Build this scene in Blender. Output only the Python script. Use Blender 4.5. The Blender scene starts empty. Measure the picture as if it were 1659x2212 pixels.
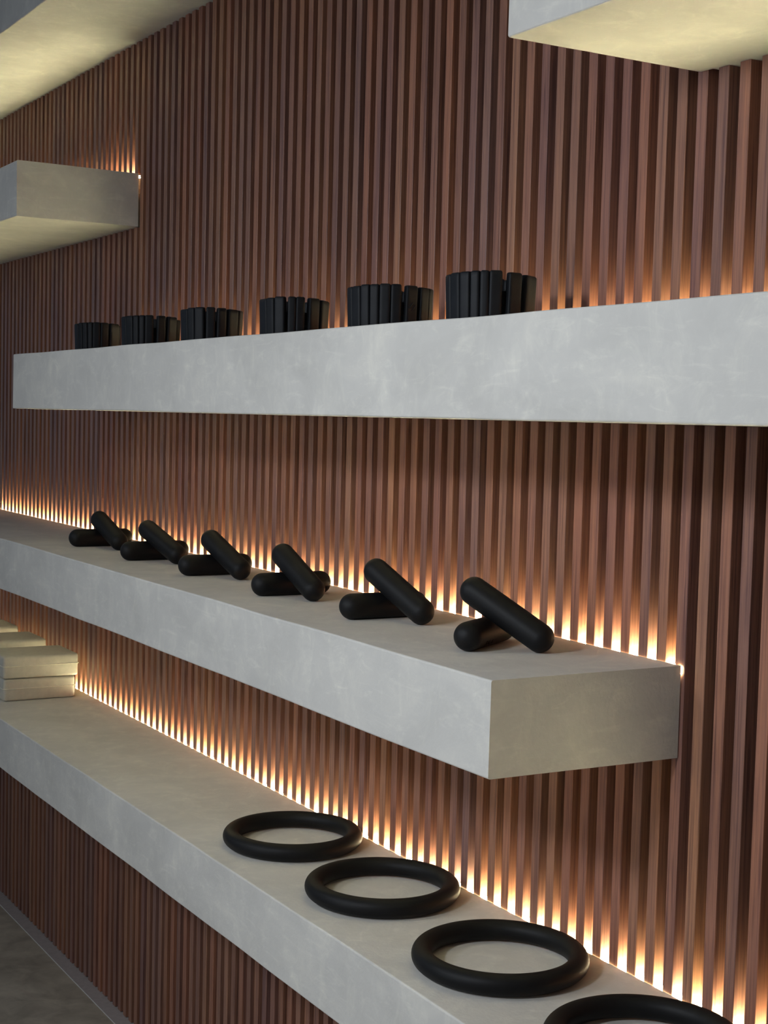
import bpy, bmesh, math, random
from mathutils import Vector, Matrix, noise

# ------------------------------------------------------------------ camera, light, exposure
S = 0.04                       # one slat pitch = 4 cm; lengths below are in pitches
FZ = -39.83                    # floor height (pitches, camera at 0)
X0 = 60.0
def W(x, y, z):                # pitches -> metres, floor at z = 0
    return Vector(((x + X0) * S, y * S, (z - FZ) * S))

scene = bpy.context.scene
COL = scene.collection
yaw, pit, rol = math.radians(-59.884), math.radians(-3.9277), math.radians(1.4689)
fw = Vector((math.sin(yaw) * math.cos(pit), math.cos(yaw) * math.cos(pit), math.sin(pit)))
rt = Vector((math.cos(yaw), -math.sin(yaw), 0)); up = rt.cross(fw)
r2 = rt * math.cos(rol) + up * math.sin(rol); u2 = up * math.cos(rol) - rt * math.sin(rol)
cam = bpy.data.cameras.new('camera'); co = bpy.data.objects.new('camera', cam); COL.objects.link(co)
m = Matrix((r2, u2, -fw)).transposed().to_4x4(); m.translation = W(0, -34.6286, 0)
co.matrix_world = m
cam.sensor_fit = 'VERTICAL'; cam.sensor_height = 36.0; cam.lens = 3257.93 / 2212 * 36.0
cam.shift_y = 22.26 / 2212
cam.clip_start = 0.02
scene.camera = co

world = bpy.data.worlds.new('room_ambient'); scene.world = world; world.use_nodes = True
bg = world.node_tree.nodes['Background']
# soft room ambience: cool daylight from the room in front, warmer from the right-hand side
_w = world.node_tree; _tc = _w.nodes.new('ShaderNodeTexCoord'); _dp = _w.nodes.new('ShaderNodeVectorMath'); _dp.operation = 'DOT_PRODUCT'
_dp.inputs[1].default_value = (0.93, 0.30, -0.2); _w.links.new(_tc.outputs['Generated'], _dp.inputs[0])
_rp = _w.nodes.new('ShaderNodeValToRGB'); _mr = _w.nodes.new('ShaderNodeMapRange'); _mr.inputs['From Min'].default_value = -1.0
_w.links.new(_dp.outputs['Value'], _mr.inputs['Value']); _w.links.new(_mr.outputs[0], _rp.inputs[0])
_rp.color_ramp.elements[0].position = 0.35; _rp.color_ramp.elements[0].color = (0.080, 0.104, 0.140, 1)
_rp.color_ramp.elements[1].position = 0.95; _rp.color_ramp.elements[1].color = (0.19, 0.17, 0.135, 1)
_w.links.new(_rp.outputs[0], bg.inputs[0]); bg.inputs[1].default_value = 1.0

def area(name, loc, target, size, power, col):
    l = bpy.data.lights.new(name, 'AREA'); l.shape = 'DISK'; l.size = size; l.energy = power; l.color = col
    o = bpy.data.objects.new(name, l); COL.objects.link(o); o.location = loc
    o.rotation_euler = (target - loc).to_track_quat('-Z', 'Y').to_euler()
    return o
def spot(loc, target, power, col, cone=100):
    l = bpy.data.lights.new('ceiling_spot', 'SPOT'); l.energy = power; l.color = col; l.shadow_soft_size = 0.13
    l.spot_size = math.radians(cone); l.spot_blend = 1.0
    o = bpy.data.objects.new('ceiling_spot', l); COL.objects.link(o); o.location = loc
    o.rotation_euler = (target - loc).to_track_quat('-Z', 'Y').to_euler()
for sx, pw in ((-31, 66), (-59, 31), (-86, 12), (-113, 3)):      # a row of spots along the room, aimed at the wall
    spot(W(sx, -48.8, 13.6), W(sx, 0, -14), pw, (0.88, 0.935, 1.0))
area('soft_front_fill', W(-48, -66, -4), W(-48, 0, -4), 1.7, 11.0, (0.87, 0.925, 1.0))  # broad cool fill lamp, added in front of the wall to soften shelf shadows
LED_COL = (1.0, 0.92, 0.55); LED_STR = 172.0

scene.view_settings.view_transform = 'Standard'; scene.view_settings.look = 'None'
scene.view_settings.exposure = 0.0; scene.view_settings.gamma = 1.0
scene.view_settings.use_curve_mapping = False
scene.cycles.use_denoising = True
scene.cycles.max_bounces = 8; scene.cycles.diffuse_bounces = 5
scene.cycles.sample_clamp_indirect = 6.0

# ------------------------------------------------------------------ helpers
def tag(o, label=None, cat=None, group=None, kind=None):
    if label: o['label'] = label
    if cat: o['category'] = cat
    if group: o['group'] = group
    if kind: o['kind'] = kind
    return o
def link(name, bm, mat, parent=None, smooth=False):
    me = bpy.data.meshes.new(name); bm.normal_update(); bm.to_mesh(me); bm.free()
    me.materials.append(mat)
    if smooth: me.polygons.foreach_set('use_smooth', [True] * len(me.polygons))
    o = bpy.data.objects.new(name, me); COL.objects.link(o)
    if parent: o.parent = parent
    return o
def empty(name, loc, rz=0):
    o = bpy.data.objects.new(name, None); COL.objects.link(o); o.location = loc; o.rotation_euler = (0, 0, rz)
    o.empty_display_size = 0.05
    return o
def add_box(bm, a, b):
    """axis-aligned box between metre corners a and b"""
    v = [bm.verts.new((x, y, z)) for x in (a[0], b[0]) for y in (a[1], b[1]) for z in (a[2], b[2])]
    for f in ((0, 1, 3, 2), (4, 6, 7, 5), (0, 4, 5, 1), (2, 3, 7, 6), (0, 2, 6, 4), (1, 5, 7, 3)):
        bm.faces.new([v[i] for i in f])
    return v
def round_box(sx, sy, sz, r, cuts=8, seg_pow=1.0):
    """box centred on the origin whose edges are rounded with radius r"""
    bm = bmesh.new(); bmesh.ops.create_cube(bm, size=1.0)
    bmesh.ops.subdivide_edges(bm, edges=bm.edges[:], cuts=cuts, use_grid_fill=True)
    h = (sx / 2, sy / 2, sz / 2)
    for v in bm.verts:
        p = []
        for k in range(3):
            t = v.co[k] * 2                     # -1..1 : crowd the samples towards the edges
            t = math.copysign(1 - (1 - abs(t)) ** 1.8, t)
            p.append(t * h[k])
        q = [max(-h[k] + r, min(h[k] - r, p[k])) for k in range(3)]
        d = Vector((p[0] - q[0], p[1] - q[1], p[2] - q[2]))
        if d.length > 1e-9: v.co = Vector(q) + d.normalized() * r
        else: v.co = Vector(p)
    return bm

# ------------------------------------------------------------------ materials
def new_mat(name):
    mt = bpy.data.materials.new(name); mt.use_nodes = True
    nt = mt.node_tree; b = nt.nodes['Principled BSDF']
    return mt, nt, b
def nd(nt, typ, **kw):
    n = nt.nodes.new(typ)
    for k, v in kw.items(): setattr(n, k, v)
    return n
def ramp(nt, stops):
    n = nd(nt, 'ShaderNodeValToRGB'); e = n.color_ramp.elements
    while len(e) < len(stops): e.new(0.5)
    for i, (p, c) in enumerate(stops): e[i].position = p; e[i].color = (*c, 1)
    return n
def mixc(nt, mode='MIX'):
    n = nd(nt, 'ShaderNodeMix', data_type='RGBA', blend_type=mode); return n   # inputs 0 fac, 6 A, 7 B ; output 2
def noise_tex(nt, vec, scale, detail=4, rough=0.55, dist=0.0):
    n = nd(nt, 'ShaderNodeTexNoise'); n.inputs['Scale'].default_value = scale
    n.inputs['Detail'].default_value = detail; n.inputs['Roughness'].default_value = rough
    n.inputs['Distortion'].default_value = dist
    nt.links.new(vec, n.inputs['Vector']); return n
def mapping(nt, src, scale, rot=(0, 0, 0)):
    n = nd(nt, 'ShaderNodeMapping'); n.inputs['Scale'].default_value = scale; n.inputs['Rotation'].default_value = rot
    nt.links.new(src, n.inputs['Vector']); return n.outputs[0]

def wood_mat():
    mt, nt, b = new_mat('walnut_slats'); L = nt.links.new
    tc = nd(nt, 'ShaderNodeTexCoord'); at = nd(nt, 'ShaderNodeAttribute', attribute_name='slat_id')
    # every slat has its own board: shift the grain by the slat's number
    sh = nd(nt, 'ShaderNodeVectorMath', operation='MULTIPLY_ADD')
    comb = nd(nt, 'ShaderNodeCombineXYZ')
    for k in range(3): L(at.outputs['Fac'], comb.inputs[k])
    sh.inputs[1].default_value = (0.37, 0.53, 1.71)
    L(comb.outputs[0], sh.inputs[0]); L(tc.outputs['Object'], sh.inputs[2])
    wn = nd(nt, 'ShaderNodeTexWhiteNoise', noise_dimensions='1D'); L(at.outputs['Fac'], wn.inputs['W'])
    base = ramp(nt, [(0.0, (0.320, 0.146, 0.090)), (0.25, (0.270, 0.138, 0.102)), (0.45, (0.350, 0.172, 0.108)),
                     (0.65, (0.335, 0.146, 0.098)), (0.85, (0.265, 0.146, 0.122)), (1.0, (0.365, 0.184, 0.112))])
    L(wn.outputs['Value'], base.inputs[0])
    g1 = noise_tex(nt, mapping(nt, sh.outputs[0], (90, 90, 1.6)), 3.0, 6, 0.62, 0.35)
    g2 = noise_tex(nt, mapping(nt, sh.outputs[0], (260, 260, 7)), 2.0, 3, 0.6)
    g3 = noise_tex(nt, mapping(nt, sh.outputs[0], (14, 14, 1.1)), 1.0, 2, 0.5, 0.8)
    r1 = ramp(nt, [(0.30, (0.50, 0.47, 0.54)), (0.50, (0.98, 0.98, 0.98)), (0.72, (1.25, 1.22, 1.12))]); L(g1.outputs[0], r1.inputs[0])
    r2_ = ramp(nt, [(0.30, (0.80, 0.79, 0.80)), (0.6, (1.06, 1.06, 1.05))]); L(g2.outputs[0], r2_.inputs[0])
    r3 = ramp(nt, [(0.3, (0.78, 0.80, 0.92)), (0.7, (1.14, 1.10, 0.98))]); L(g3.outputs[0], r3.inputs[0])
    prev = base.outputs[0]
    for r in (r1, r2_, r3):
        mx = mixc(nt, 'MULTIPLY'); mx.inputs[0].default_value = 1.0
        L(prev, mx.inputs[6]); L(r.outputs[0], mx.inputs[7]); prev = mx.outputs[2]
    L(prev, b.inputs['Base Color'])
    b.inputs['Roughness'].default_value = 0.36; b.inputs['Specular IOR Level'].default_value = 0.42
    bp = nd(nt, 'ShaderNodeBump'); bp.inputs['Strength'].default_value = 0.12; bp.inputs['Distance'].default_value = 0.002
    L(g1.outputs[0], bp.inputs['Height']); L(bp.outputs[0], b.inputs['Normal'])
    return mt

def plaster_mat(name='microcement_plaster', tint=(0.60, 0.582, 0.54)):
    mt, nt, b = new_mat(name); L = nt.links.new
    tc = nd(nt, 'ShaderNodeTexCoord'); o = tc.outputs['Object']
    big = noise_tex(nt, mapping(nt, o, (1.0, 1.0, 1.6)), 5.0, 5, 0.6, 0.6)
    mid = noise_tex(nt, mapping(nt, o, (1.2, 1.0, 0.8), (0.3, 0.5, 0.4)), 17.0, 6, 0.68, 1.1)
    fine = noise_tex(nt, mapping(nt, o, (1, 1, 1)), 160.0, 3, 0.6)
    strk = noise_tex(nt, mapping(nt, o, (9, 9, 34), (0.5, 0.7, 0.2)), 1.3, 5, 0.7, 1.5)
    c0 = tuple(v * 0.88 for v in tint); c1 = tint; c2 = tuple(min(1, v * 1.12) for v in (tint[0] + .012, tint[1] + .006, tint[2] - .01))
    rb = ramp(nt, [(0.30, c0), (0.55, c1), (0.78, c2)]); L(big.outputs[0], rb.inputs[0])
    rm = ramp(nt, [(0.48, (0.99, 0.99, 0.99)), (0.62, (1.07, 1.07, 1.05)), (0.72, (1.20, 1.195, 1.15))]); L(mid.outputs[0], rm.inputs[0])
    rs = ramp(nt, [(0.54, (1, 1, 1)), (0.66, (1.16, 1.16, 1.13)), (0.78, (1.30, 1.30, 1.24))]); L(strk.outputs[0], rs.inputs[0])
    m1 = mixc(nt, 'MULTIPLY'); m1.inputs[0].default_value = 0.75; L(rb.outputs[0], m1.inputs[6]); L(rm.outputs[0], m1.inputs[7])
    m2 = mixc(nt, 'MULTIPLY'); m2.inputs[0].default_value = 0.5; L(m1.outputs[2], m2.inputs[6]); L(rs.outputs[0], m2.inputs[7])
    L(m2.outputs[2], b.inputs['Base Color'])
    b.inputs['Roughness'].default_value = 0.62; b.inputs['Specular IOR Level'].default_value = 0.28
    bp = nd(nt, 'ShaderNodeBump'); bp.inputs['Strength'].default_value = 0.12; bp.inputs['Distance'].default_value = 0.003
    ad = nd(nt, 'ShaderNodeMath', operation='ADD'); L(fine.outputs[0], ad.inputs[0]); L(mid.outputs[0], ad.inputs[1])
    L(ad.outputs[0], bp.inputs['Height']); L(bp.outputs[0], b.inputs['Normal'])
    return mt

def rubber_mat(name, col, rough, bump=0.15):
    mt, nt, b = new_mat(name); L = nt.links.new
    tc = nd(nt, 'ShaderNodeTexCoord')
    f = noise_tex(nt, tc.outputs['Object'], 900.0, 2, 0.5)
    g = noise_tex(nt, tc.outputs['Object'], 22.0, 4, 0.6)
    r = ramp(nt, [(0.35, tuple(c * 0.85 for c in col)), (0.75, tuple(c * 1.35 for c in col))]); L(g.outputs[0], r.inputs[0])
    L(r.outputs[0], b.inputs['Base Color'])
    b.inputs['Roughness'].default_value = rough; b.inputs['Specular IOR Level'].default_value = 0.17
    bp = nd(nt, 'ShaderNodeBump'); bp.inputs['Strength'].default_value = bump; bp.inputs['Distance'].default_value = 0.0006
    L(f.outputs[0], bp.inputs['Height']); L(bp.outputs[0], b.inputs['Normal'])
    return mt

def floor_mat():
    mt, nt, b = new_mat('grey_floor_tile'); L = nt.links.new
    tc = nd(nt, 'ShaderNodeTexCoord'); o = tc.outputs['Object']
    n1 = noise_tex(nt, o, 3.0, 6, 0.65, 0.8); n2 = noise_tex(nt, o, 11.0, 5, 0.6, 0.5)
    r1 = ramp(nt, [(0.3, (0.42, 0.37, 0.29)), (0.6, (0.56, 0.50, 0.40)), (0.8, (0.50, 0.38, 0.31))]); L(n1.outputs[0], r1.inputs[0])
    r2_ = ramp(nt, [(0.35, (0.72, 0.70, 0.68)), (0.7, (1.12, 1.10, 1.05))]); L(n2.outputs[0], r2_.inputs[0])
    mx = mixc(nt, 'MULTIPLY'); mx.inputs[0].default_value = 1; L(r1.outputs[0], mx.inputs[6]); L(r2_.outputs[0], mx.inputs[7])
    L(mx.outputs[2], b.inputs['Base Color']); b.inputs['Roughness'].default_value = 0.55
    return mt

def simple(name, col, rough=0.5, metal=0.0):
    mt, nt, b = new_mat(name)
    tc = nd(nt, 'ShaderNodeTexCoord'); n = noise_tex(nt, tc.outputs['Object'], 60.0, 3)
    r = ramp(nt, [(0.3, tuple(c * 0.92 for c in col)), (0.7, tuple(min(1, c * 1.06) for c in col))])
    nt.links.new(n.outputs[0], r.inputs[0]); nt.links.new(r.outputs[0], b.inputs['Base Color'])
    b.inputs['Roughness'].default_value = rough; b.inputs['Metallic'].default_value = metal
    return mt

WOOD = wood_mat(); PLASTER = plaster_mat()
RUBBER = rubber_mat('black_rubber', (0.0065, 0.0065, 0.007), 0.52)
SILICONE = rubber_mat('black_silicone', (0.008, 0.009, 0.011), 0.50)
BAND = rubber_mat('black_elastic', (0.008, 0.008, 0.009), 0.85)
FLOOR = floor_mat()
BACKING = simple('dark_backing_board', (0.060, 0.032, 0.022), 0.8)
ALU = simple('aluminium_profile', (0.6, 0.6, 0.6), 0.4, 1.0)
TRIM = simple('pale_metal_trim', (0.85, 0.84, 0.80), 0.5, 0.0)
BORDER = simple('grey_border_tile', (0.46, 0.40, 0.37), 0.7)
VINYL = simple('cream_vinyl', (0.50, 0.475, 0.40), 0.42)
PIPING = simple('cream_piping', (0.74, 0.70, 0.57), 0.4)
INK = simple('black_print', (0.0015, 0.0015, 0.0015), 0.95)
INK.node_tree.nodes['Principled BSDF'].inputs['Specular IOR Level'].default_value = 0.0
LED = bpy.data.materials.new('warm_led'); LED.use_nodes = True
_n = LED.node_tree; _n.nodes.clear()
_e = _n.nodes.new('ShaderNodeEmission'); _o = _n.nodes.new('ShaderNodeOutputMaterial')
_e.inputs[0].default_value = (*LED_COL, 1); _e.inputs[1].default_value = LED_STR
_n.links.new(_e.outputs[0], _o.inputs[0])

# ------------------------------------------------------------------ shelves (numbers in pitches)
D = 7.849; BACK = -0.04
SHELVES = [  # name key, x left, x right, z bottom, z top, label
    ('upper_left_top', -145, -20, 23.36, 26.62, 'topmost plaster floating shelf, in the upper left corner, seen from below'),
    ('left', -145, -91.65, 11.75, 15.07, 'short-looking plaster shelf with its lit square end, left of the bare slats, nothing on it'),
    ('right_top', -39.31, 13.6, 11.83, 15.1, 'plaster shelf in the upper right corner, its cream underside showing'),
    ('upper', -91.97, 13.6, 0.054, 3.357, 'long plaster shelf seen edge-on, carrying the black wrist weights'),
    ('middle', -145, -39.12, -11.374, -8.172, 'plaster shelf with its square end towards us, carrying the black crossed bars'),
    ('lower', -145, 13.6, -22.851, -19.689, 'lowest plaster shelf, carrying the black rings and the cream blocks'),
]
def shelf(x0, x1, zb, zt, label, seed):
    t = empty('floating_shelf', W((x0 + x1) / 2, 0, zb)); tag(t, label, 'shelf', 'plaster floating shelves on the slatted wall')
    inv = t.location
    bm = bmesh.new(); r = 0.07
    prof = []
    for cy, cz, a0 in ((-D + r, zt - r, 90), (-D + r, zb + r, 180)):
        for k in range(4):
            a = math.radians(a0 + k * 30); prof.append((cy + r * math.cos(a), cz + r * math.sin(a)))
    nb = 4
    bottom = [(-D + (BACK + D) * k / nb, zb) for k in range(1, nb + 1)] 
    top = [(BACK - (BACK + D) * k / nb, zt) for k in range(0, nb)]
    prof = prof + bottom + top
    n = max(12, int((x1 - x0) * 1.2)); rows = []
    for i in range(n + 1):
        x = x0 + (x1 - x0) * i / n; row = []
        for (y, z) in prof:
            front = max(0.0, min(1.0, (-y - 2) / 4))
            dz = 0.035 * noise.noise(Vector((x * 0.16, 7.3 * seed, 3.0 if z > (zb + zt) / 2 else 9.0))) * front
            dy = 0.03 * noise.noise(Vector((x * 0.3, 2.1 * seed, z * 0.5))) * front
            row.append(bm.verts.new(W(x, y + dy, z + dz) - inv))
        rows.append(row)
    m_ = len(prof)
    for i in range(n):
        for k in range(m_):
            bm.faces.new((rows[i][k], rows[i + 1][k], rows[i + 1][(k + 1) % m_], rows[i][(k + 1) % m_]))
    for row, sgn in ((rows[0], 1), (rows[-1], -1)):
        for v in row:                                   # soften the arris a little
            v.co.x += 0.0
        bmesh.ops.triangulate(bm, faces=[bm.faces.new(row if sgn > 0 else row[::-1])])
    # the plaster runs back between the slats, leaving a slot for the light along its top
    add_box(bm, W(x0 + .6, BACK, zb) - inv, W(x1 - .6, 0.58, zt - 0.29) - inv)
    bmesh.ops.recalc_face_normals(bm, faces=bm.faces[:])
    body = link('shelf_body', bm, PLASTER, t)
    bm = bmesh.new(); add_box(bm, W(x0 + .6, 0.02, zt - 0.28) - inv, W(x1 - .6, 0.57, zt - 0.19) - inv)
    link('light_channel', bm, ALU, t)
    bm = bmesh.new(); add_box(bm, W(x0 + .62, 0.05, zt - 0.189) - inv, W(x1 - .62, 0.54, zt - 0.11) - inv)
    if -60 < x1 < 0: add_box(bm, W(x1 - .14, BACK + .006, zt - 0.30) - inv, W(x1 - .012, -0.004, zt - 0.04) - inv)
    o = link('light_strip', bm, LED, t); o['label'] = 'glowing warm white light strip along the back edge'
    return t
for k, (key, x0, x1, zb, zt, lab) in enumerate(SHELVES): shelf(x0, x1, zb, zt, lab, k + 1)

# ------------------------------------------------------------------ slatted wall and floor
WALL_L, WALL_R, WALL_T = -176, 16, 45.0
bm = bmesh.new(); add_box(bm, W(WALL_L, 0.60, FZ), W(WALL_R, 2.6, WALL_T))
wall = link('wall_back', bm, BACKING); tag(wall, kind='structure')
bm = bmesh.new(); lay = bm.verts.layers.float.new('slat_id')
SL0 = -35.4683; WID = 0.505; DEP = 0.60
def slat(xa, xb, za, zb_, sid):
    c = 0.016
    pr = [(xa, DEP), (xa, c), (xa + c, 0.0), (xb - c, 0.0), (xb, c), (xb, DEP)]
    lo = [bm.verts.new(W(x, y, za)) for x, y in pr]; hi = [bm.verts.new(W(x, y, zb_)) for x, y in pr]
    for v in lo + hi: v[lay] = sid
    for k in range(5): bm.faces.new((lo[k], lo[k + 1], hi[k + 1], hi[k]))
    bm.faces.new(lo[::-1]); bm.faces.new(hi)
rnd = random.Random(5)
for i in range(-50, 141):
    xa = SL0 - i + rnd.uniform(-.012, .012); xb = xa + WID
    cuts = []
    for key, x0, x1, zb, zt, lab in SHELVES:
        if xa > x0 + 0.1 and xb < x1 - 0.1: cuts.append((zb - 0.01, zt - 0.06))
    cuts.sort(); z = FZ + rnd.uniform(0.02, .08)
    for a, b in cuts:
        slat(xa, xb, z, a, 200 + i); z = b
    slat(xa, xb, z, WALL_T, 200 + i)
bmesh.ops.recalc_face_normals(bm, faces=bm.faces[:])
sl = link('slat_cladding', bm, WOOD, wall); sl['label'] = 'vertical reddish brown walnut slats with dark gaps'

bm = bmesh.new(); add_box(bm, W(WALL_L, -95, FZ - 1), W(60, -1.0, FZ)); tag(link('floor', bm, FLOOR), kind='structure')
bm = bmesh.new(); add_box(bm, W(WALL_L, -0.94, FZ - 1), W(WALL_R, 2.6, FZ)); tag(link('trim_2', bm, BORDER), kind='structure')
bm = bmesh.new(); add_box(bm, W(WALL_L, -1.0, FZ - 1), W(WALL_R, -0.94, FZ + 0.02)); tag(link('trim_1', bm, TRIM), kind='structure')

# ------------------------------------------------------------------ black crossed bars on the middle shelf
ZM = -8.172; RB = 0.53
def capsule(name, P, Q, parent, mat):
    """bar with rounded ends between sphere centres P and Q (pitches)"""
    P = W(*P); Q = W(*Q); r = RB * S; ax = (Q - P); L = ax.length
    bm = bmesh.new(); prof = []
    for k in range(0, 13):
        a = math.pi / 2 * k / 12; prof.append((r * math.sin(a), -r * math.cos(a) * 0.96))
    for k in range(1, 12): prof.append((r * (1 + 0.006 * math.sin(math.pi * k / 12)), L * k / 12))
    for k in range(12, -1, -1):
        a = math.pi / 2 * k / 12; prof.append((r * math.sin(a), L + r * math.cos(a) * 0.96))
    n = 40; rings = []
    for (rr, z) in prof:
        if rr < 1e-7: rings.append([bm.verts.new((0, 0, z))])
        else: rings.append([bm.verts.new((rr * math.cos(2 * math.pi * j / n), rr * math.sin(2 * math.pi * j / n), z)) for j in range(n)])
    for a, b in zip(rings, rings[1:]):
        if len(a) == 1:
            for j in range(n): bm.faces.new((a[0], b[j], b[(j + 1) % n]))
        elif len(b) == 1:
            for j in range(n): bm.faces.new((a[j], b[0], a[(j + 1) % n]))
        else:
            for j in range(n): bm.faces.new((a[j], b[j], b[(j + 1) % n], a[(j + 1) % n]))
    bmesh.ops.recalc_face_normals(bm, faces=bm.faces[:])
    o = link(name, bm, mat, parent, smooth=True)
    o.location = P; o.rotation_mode = 'QUATERNION'; o.rotation_quaternion = ax.to_track_quat('Z', 'Y')
    return o
BARS = [
    ((-87.638, -5.132, -7.642), (-87.749, -2.134, -7.642), (-84.763, -3.543, -7.642), (-87.544, -3.786, -6.543)),
    ((-78.803, -5.118, -7.642), (-78.872, -2.119, -7.642), (-76.161, -3.381, -7.642), (-78.841, -4.049, -6.47)),
    ((-70.589, -5.059, -7.642), (-70.607, -2.059, -7.642), (-68.048, -3.334, -7.642), (-70.744, -3.761, -6.398)),
    ((-61.557, -5.21, -7.642), (-61.672, -2.212, -7.642), (-59.128, -3.874, -7.642), (-61.84, -4.063, -6.34)),
    ((-53.281, -5.14, -7.642), (-53.281, -2.14, -7.642), (-50.919, -3.26, -7.642), (-53.557, -3.87, -6.26)),
    ((-44.487, -5.238, -7.642), (-46.11, -2.72, -7.642), (-43.234, -3.016, -7.642), (-45.57, -4.33, -6.175)),
]
ORD = ['farthest, leftmost', 'second from the left', 'third from the left', 'third from the shelf end', 'second from the shelf end', 'nearest, beside the shelf end']
for (a, b, c, d), w in zip(BARS, ORD):
    lo = capsule('hand_weight_bar', a, b, None, RUBBER)
    tag(lo, 'black bar lying flat under its partner, in the crossed pair ' + w, 'hand weight', 'black bars lying flat on the middle shelf')
    hi = capsule('hand_weight_bar', c, d, None, RUBBER)
    tag(hi, 'black bar leaning up over its partner, in the crossed pair ' + w, 'hand weight', 'black bars leaning across the flat ones')
# small lettering printed round the flat bar of the nearest pair
def lettering(txt, bar, size, along, ang, mirror=1):
    cu = bpy.data.curves.new('lettering', 'FONT'); cu.body = txt; cu.size = size; cu.align_x = 'LEFT'; cu.resolution_u = 3
    tmp = bpy.data.objects.new('tmp', cu); dg = bpy.context.evaluated_depsgraph_get()
    COL.objects.link(tmp); bpy.context.view_layer.update()
    me = bpy.data.meshes.new_from_object(tmp.evaluated_get(bpy.context.evaluated_depsgraph_get()))
    COL.objects.unlink(tmp); bpy.data.objects.remove(tmp)
    tb = bmesh.new(); tb.from_mesh(me); bmesh.ops.triangulate(tb, faces=tb.faces[:])
    bmesh.ops.subdivide_edges(tb, edges=tb.edges[:], cuts=3); tb.to_mesh(me); tb.free()
    r = RB * S * 1.016
    for v in me.vertices:
        u, w_ = v.co.x, v.co.y; a = ang + mirror * w_ / r
        v.co = Vector((r * math.cos(a), r * math.sin(a), along + u))
    me.materials.clear(); me.materials.append(INK)
    o = bpy.data.objects.new('lettering', me); COL.objects.link(o); o.parent = bar
    o['label'] = 'small dark printed letters'
    return o
flat = [o for o in COL.objects if o.name.startswith('hand_weight_bar')][10]
# angle round the bar that faces the camera and a little down
q = flat.rotation_quaternion.inverted()
want = q @ (Vector((0.86, -0.50, -0.40)).normalized()); aw = math.atan2(want.y, want.x)
upv = q @ Vector((0, 0, 1)); au = math.atan2(upv.y, upv.x)
mir = 1 if math.sin(au - aw) > 0 else -1
lettering('BALA', flat, 0.0115, 0.50 * S, aw, mir)

# ------------------------------------------------------------------ black rings on the lowest shelf
ZB = -19.689
def torus(name, R, r, n=112, m_=36):
    bm = bmesh.new(); g = []
    for i in range(n):
        a = 2 * math.pi * i / n; row = []
        for j in range(m_):
            b = 2 * math.pi * j / m_
            rr = r * (1 + 0.004 * math.cos(2 * b))
            row.append(bm.verts.new(((R + rr * math.cos(b)) * math.cos(a), (R + rr * math.cos(b)) * math.sin(a), r + rr * math.sin(b))))
        g.append(row)
    for i in range(n):
        for j in range(m_):
            bm.faces.new((g[i][j], g[(i + 1) % n][j], g[(i + 1) % n][(j + 1) % m_], g[i][(j + 1) % m_]))
    return bm
RINGS = [(-61.10, -3.62, 'black rubber weight ring lying farthest back, its left side clear of the other rings'),
         (-52.72, -3.68, 'black rubber weight ring lying between the farthest and the whole nearer one'),
         (-43.85, -3.88, 'largest wholly visible black weight ring on the lowest shelf'),
         (-35.6, -4.05, 'black weight ring cut off by the bottom edge of the photo')]
ring0 = link('weight_ring', torus('weight_ring', 2.83 * S, 0.385 * S), RUBBER, smooth=True)
for k, (x, y, lab) in enumerate(RINGS):
    o = ring0 if k == 0 else ring0.copy()
    if k: COL.objects.link(o)
    o.location = W(x, y, ZB + 0.035); o.rotation_euler = (0, 0, 0.7 * k)
    tag(o, lab, 'weight ring', 'black weight rings on the lowest shelf')

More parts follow.
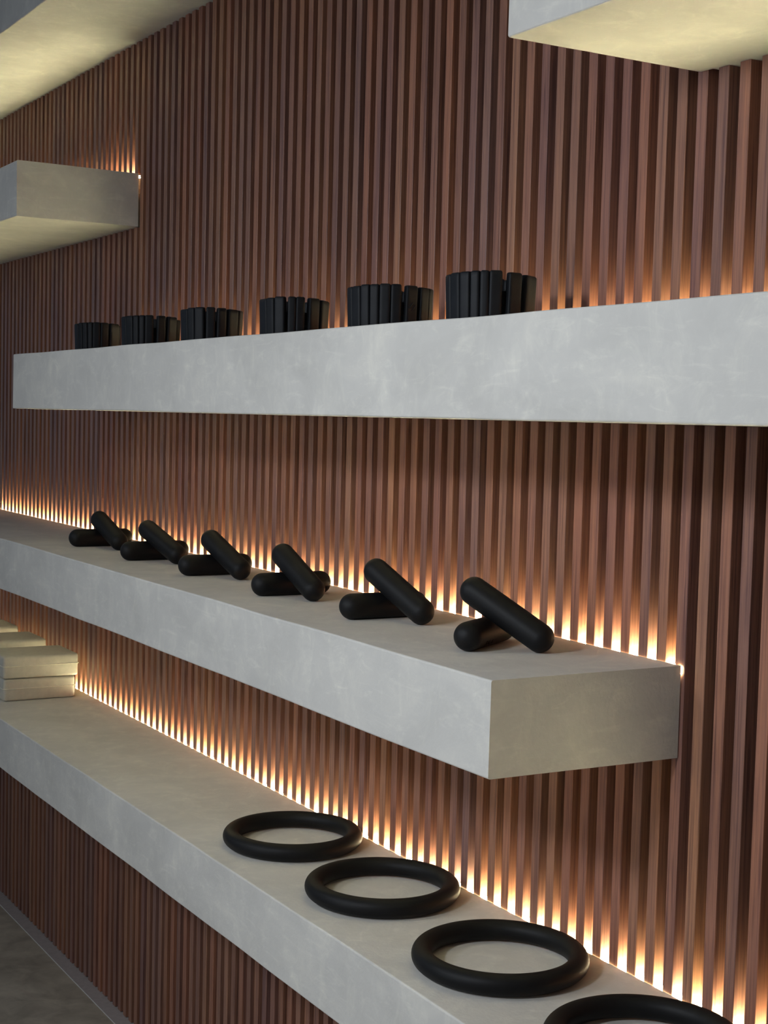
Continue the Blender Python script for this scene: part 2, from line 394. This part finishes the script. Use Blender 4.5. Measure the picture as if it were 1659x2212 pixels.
# ------------------------------------------------------------------ black wrist weights on the upper shelf
ZU = 3.357; HB = 1.93
def wrist_weight(cx, cy, dirv, iv, label, b=1.8, mark=False):
    a = (iv[-1] - iv[0]) / 2 + 0.03
    t = empty('wrist_weight', W(cx, cy, ZU)); tag(t, label, 'wrist weight', 'black segmented wrist weights on the upper shelf')
    d = Vector((dirv[0], dirv[1], 0)).normalized(); rgt = Vector((d.y, -d.x, 0))
    def pt(u, back=False):
        w_ = b * math.sqrt(max(0, 1 - (u / a) ** 2)); return rgt * u + d * (w_ if back else -w_)
    segs = []
    for k in range(0, len(iv), 2):
        u0, u1 = iv[k], iv[k + 1]
        if u1 - u0 > 0.46 and abs(u0) < 1.0: u1 = u0 + 0.45
        segs.append((pt(u0), pt(u1)))
    ang0, nbk = math.radians(14), 8
    for k in range(nbk):
        t0 = ang0 + (math.pi - 2 * ang0) * k / nbk; t1 = ang0 + (math.pi - 2 * ang0) * (k + 0.93) / nbk
        segs.append((rgt * a * math.cos(t1) + d * b * math.sin(t1), rgt * a * math.cos(t0) + d * b * math.sin(t0)))
    rn = random.Random(int(cx * 10))
    for k, (p, q_) in enumerate(segs):
        mid = (p + q_) / 2; ch = q_ - p; wd = max(0.24, ch.length * 1.01)
        out = Vector((mid.x, mid.y, 0)).normalized()
        nrm = Vector((ch.y, -ch.x, 0)).normalized()
        if nrm.dot(out) < 0: nrm = -nrm
        th = 0.30; h = HB * (0.992 - 0.045 * (mid.dot(rgt) / a) ** 2) + rn.uniform(-.015, .015)
        bm = round_box(wd * S, th * S, h * S, 0.095 * S, cuts=8)
        o = link('weight_segment', bm, SILICONE, t, smooth=True)
        rz = math.atan2(nrm.y, nrm.x) + math.pi / 2       # local -Y faces outward
        tilt = math.radians(2.2)
        o.rotation_euler = (tilt, 0, rz)
        c = mid - nrm * (th / 2)
        o.location = Vector((c.x, c.y, 0)) * S + Vector((0, 0, (h / 2 + 0.008) * S))
        if mark and k == len(iv) // 2 - 3:
            # worn little moulded mark: two slanting strokes
            for s_, (mx, mz) in enumerate(((-0.05, 0.12), (0.06, 0.02))):
                b2 = round_box(0.05 * S, 0.07 * S, 0.30 * S, 0.02 * S, cuts=4)
                e = link('moulded_mark', b2, SILICONE, o, smooth=True)
                e.location = (mx * S, -(th / 2) * S, (mz + 0.05) * S); e.rotation_euler = (0, math.radians(38), 0)
    # elastic band threaded inside the segments
    bm = bmesh.new(); n = 64; ra, rb = a - 0.34, b - 0.34; hb = 0.55
    loops = []
    for (off, z) in ((0, HB / 2 - hb / 2), (0, HB / 2 + hb / 2), (-0.05, HB / 2 + hb / 2), (-0.05, HB / 2 - hb / 2)):
        loops.append([bm.verts.new((rgt * (ra + off) * math.cos(2 * math.pi * j / n) + d * (rb + off) * math.sin(2 * math.pi * j / n)) * S + Vector((0, 0, z * S))) for j in range(n)])
    for k in range(4):
        A_, B_ = loops[k], loops[(k + 1) % 4]
        for j in range(n): bm.faces.new((A_[j], A_[(j + 1) % n], B_[(j + 1) % n], B_[j]))
    bmesh.ops.recalc_face_normals(bm, faces=bm.faces[:])
    link('elastic_band', bm, BAND, t)
    return t
WW = [
    (-45.71, (-0.83, 0.558), [-1.63, -1.47, -1.45, -1.14, -1.12, -0.77, -0.74, -0.41, -0.39, -0.07, -0.05, 0.48, 0.65, 1.22, 1.27, 1.63], 'black segmented wrist weight nearest us, largest of the row'),
    (-52.95, (-0.865, 0.502), [-1.72, -1.54, -1.52, -1.2, -1.18, -0.84, -0.81, -0.45, -0.42, 0.01, 0.04, 0.45, 0.65, 1.21, 1.24, 1.55, 1.56, 1.72], 'black segmented wrist weight second nearest, a faint moulded mark on its right side'),
    (-61.55, (-0.895, 0.447), [-1.57, -1.26, -1.25, -0.92, -0.89, -0.45, -0.29, 0.07, 0.09, 0.48, 0.69, 1.23, 1.25, 1.57], 'black wrist weight with two V-shaped notches in its top edge, third nearest in the row'),
    (-70.84, (-0.917, 0.398), [-1.56, -1.23, -1.21, -0.88, -0.86, -0.40, -0.28, 0.20, 0.3, 0.80, 0.88, 1.36, 1.37, 1.56], 'black wrist weight with three small notches on top, third from the far end'),
    (-79.16, (-0.932, 0.362), [-1.63, -1.38, -1.37, -1.02, -1.0, -0.69, -0.67, -0.36, -0.34, 0.16, 0.34, 0.92, 0.94, 1.63], 'black wrist weight second from the far end, touching in view the farthest one'),
    (-87.98, (-0.944, 0.33), [-1.37, -1.17, -1.14, -0.92, -0.9, -0.62, -0.6, -0.3, -0.29, 0.19, 0.21, 0.79, 0.82, 1.37], 'farthest and smallest-looking black wrist weight, near the left end of the shelf'),
]
for k, (cx, dv, iv, lab) in enumerate(WW): wrist_weight(cx, -3.9, dv, iv, lab, mark=(k == 1))

# ------------------------------------------------------------------ cream padded blocks, stacked in pairs on the lowest shelf
def block(x1, y0, y1, lx, z0, h, label, bulge, rz=0.0):
    cx, cy = x1 - lx / 2, (y0 + y1) / 2
    t = empty('padded_block', W(cx, cy, z0), rz); tag(t, label, 'block', 'cream padded blocks stacked on the lowest shelf')
    sx, sy, sz = lx * S, (y1 - y0) * S, h * S
    bm = round_box(sx, sy, sz, 0.16 * S, cuts=18)
    for v in bm.verts:
        zz = v.co.z / (sz / 2); xx = v.co.x / (sx / 2); yy = v.co.y / (sy / 2)
        puff = bulge * S * (1 - zz * zz)
        if abs(xx) > .8: v.co.x += math.copysign(puff * (1 - min(1, abs(yy)) ** 4), xx)
        if abs(yy) > .8: v.co.y += math.copysign(puff * (1 - min(1, abs(xx)) ** 4), yy)
        if zz > 0.7: v.co.z += bulge * 0.8 * S * (1 - min(1, abs(xx)) ** 3) * (1 - min(1, abs(yy)) ** 3)
        v.co += Vector((0.02, 0.02, 0.012)) * S * noise.noise(v.co * 30 + Vector((x1, z0, 0)))
        v.co.z += sz / 2
    link('cushion_cover', bm, VINYL, t, smooth=True)
    # raised seam running round the middle
    bm = bmesh.new(); path = []; hx, hy, r = sx / 2 + bulge * S * 0.9, sy / 2 + bulge * S * 0.9, 0.2 * S
    for qx, qy, a0 in ((hx - r, hy - r, 0), (-hx + r, hy - r, 90), (-hx + r, -hy + r, 180), (hx - r, -hy + r, 270)):
        for k in range(7):
            a = math.radians(a0 + 15 * k); path.append(Vector((qx + r * math.cos(a), qy + r * math.sin(a), sz * 0.56)))
    n = len(path); rings = []
    for k in range(n):
        tn = (path[(k + 1) % n] - path[k - 1]).normalized(); sd = Vector((tn.y, -tn.x, 0)); rr = 0.028 * S
        rings.append([bm.verts.new(path[k] + sd * rr * math.cos(2 * math.pi * j / 8) + Vector((0, 0, 1)) * rr * math.sin(2 * math.pi * j / 8)) for j in range(8)])
    for k in range(n):
        for j in range(8): bm.faces.new((rings[k][j], rings[(k + 1) % n][j], rings[(k + 1) % n][(j + 1) % 8], rings[k][(j + 1) % 8]))
    bmesh.ops.recalc_face_normals(bm, faces=bm.faces[:])
    link('seam_piping', bm, PIPING, t, smooth=True)
STK = [(-99.6, 'in the nearest stack, by the glowing wall'), (-106.8, 'in the middle stack behind the nearest one'), (-113.9, 'in the farthest stack, at the left edge of the photo')]
for k, (x1, w) in enumerate(STK):
    block(x1, -6.1, -1.15, 4.0, ZB + 0.005, 1.50, 'lower cream padded block ' + w, 0.05)
    block(x1 + 0.05, -6.12, -0.95, 4.05, ZB + 1.53, 1.52, 'upper cream padded block ' + w, 0.06, 0.01 * (k - 1))
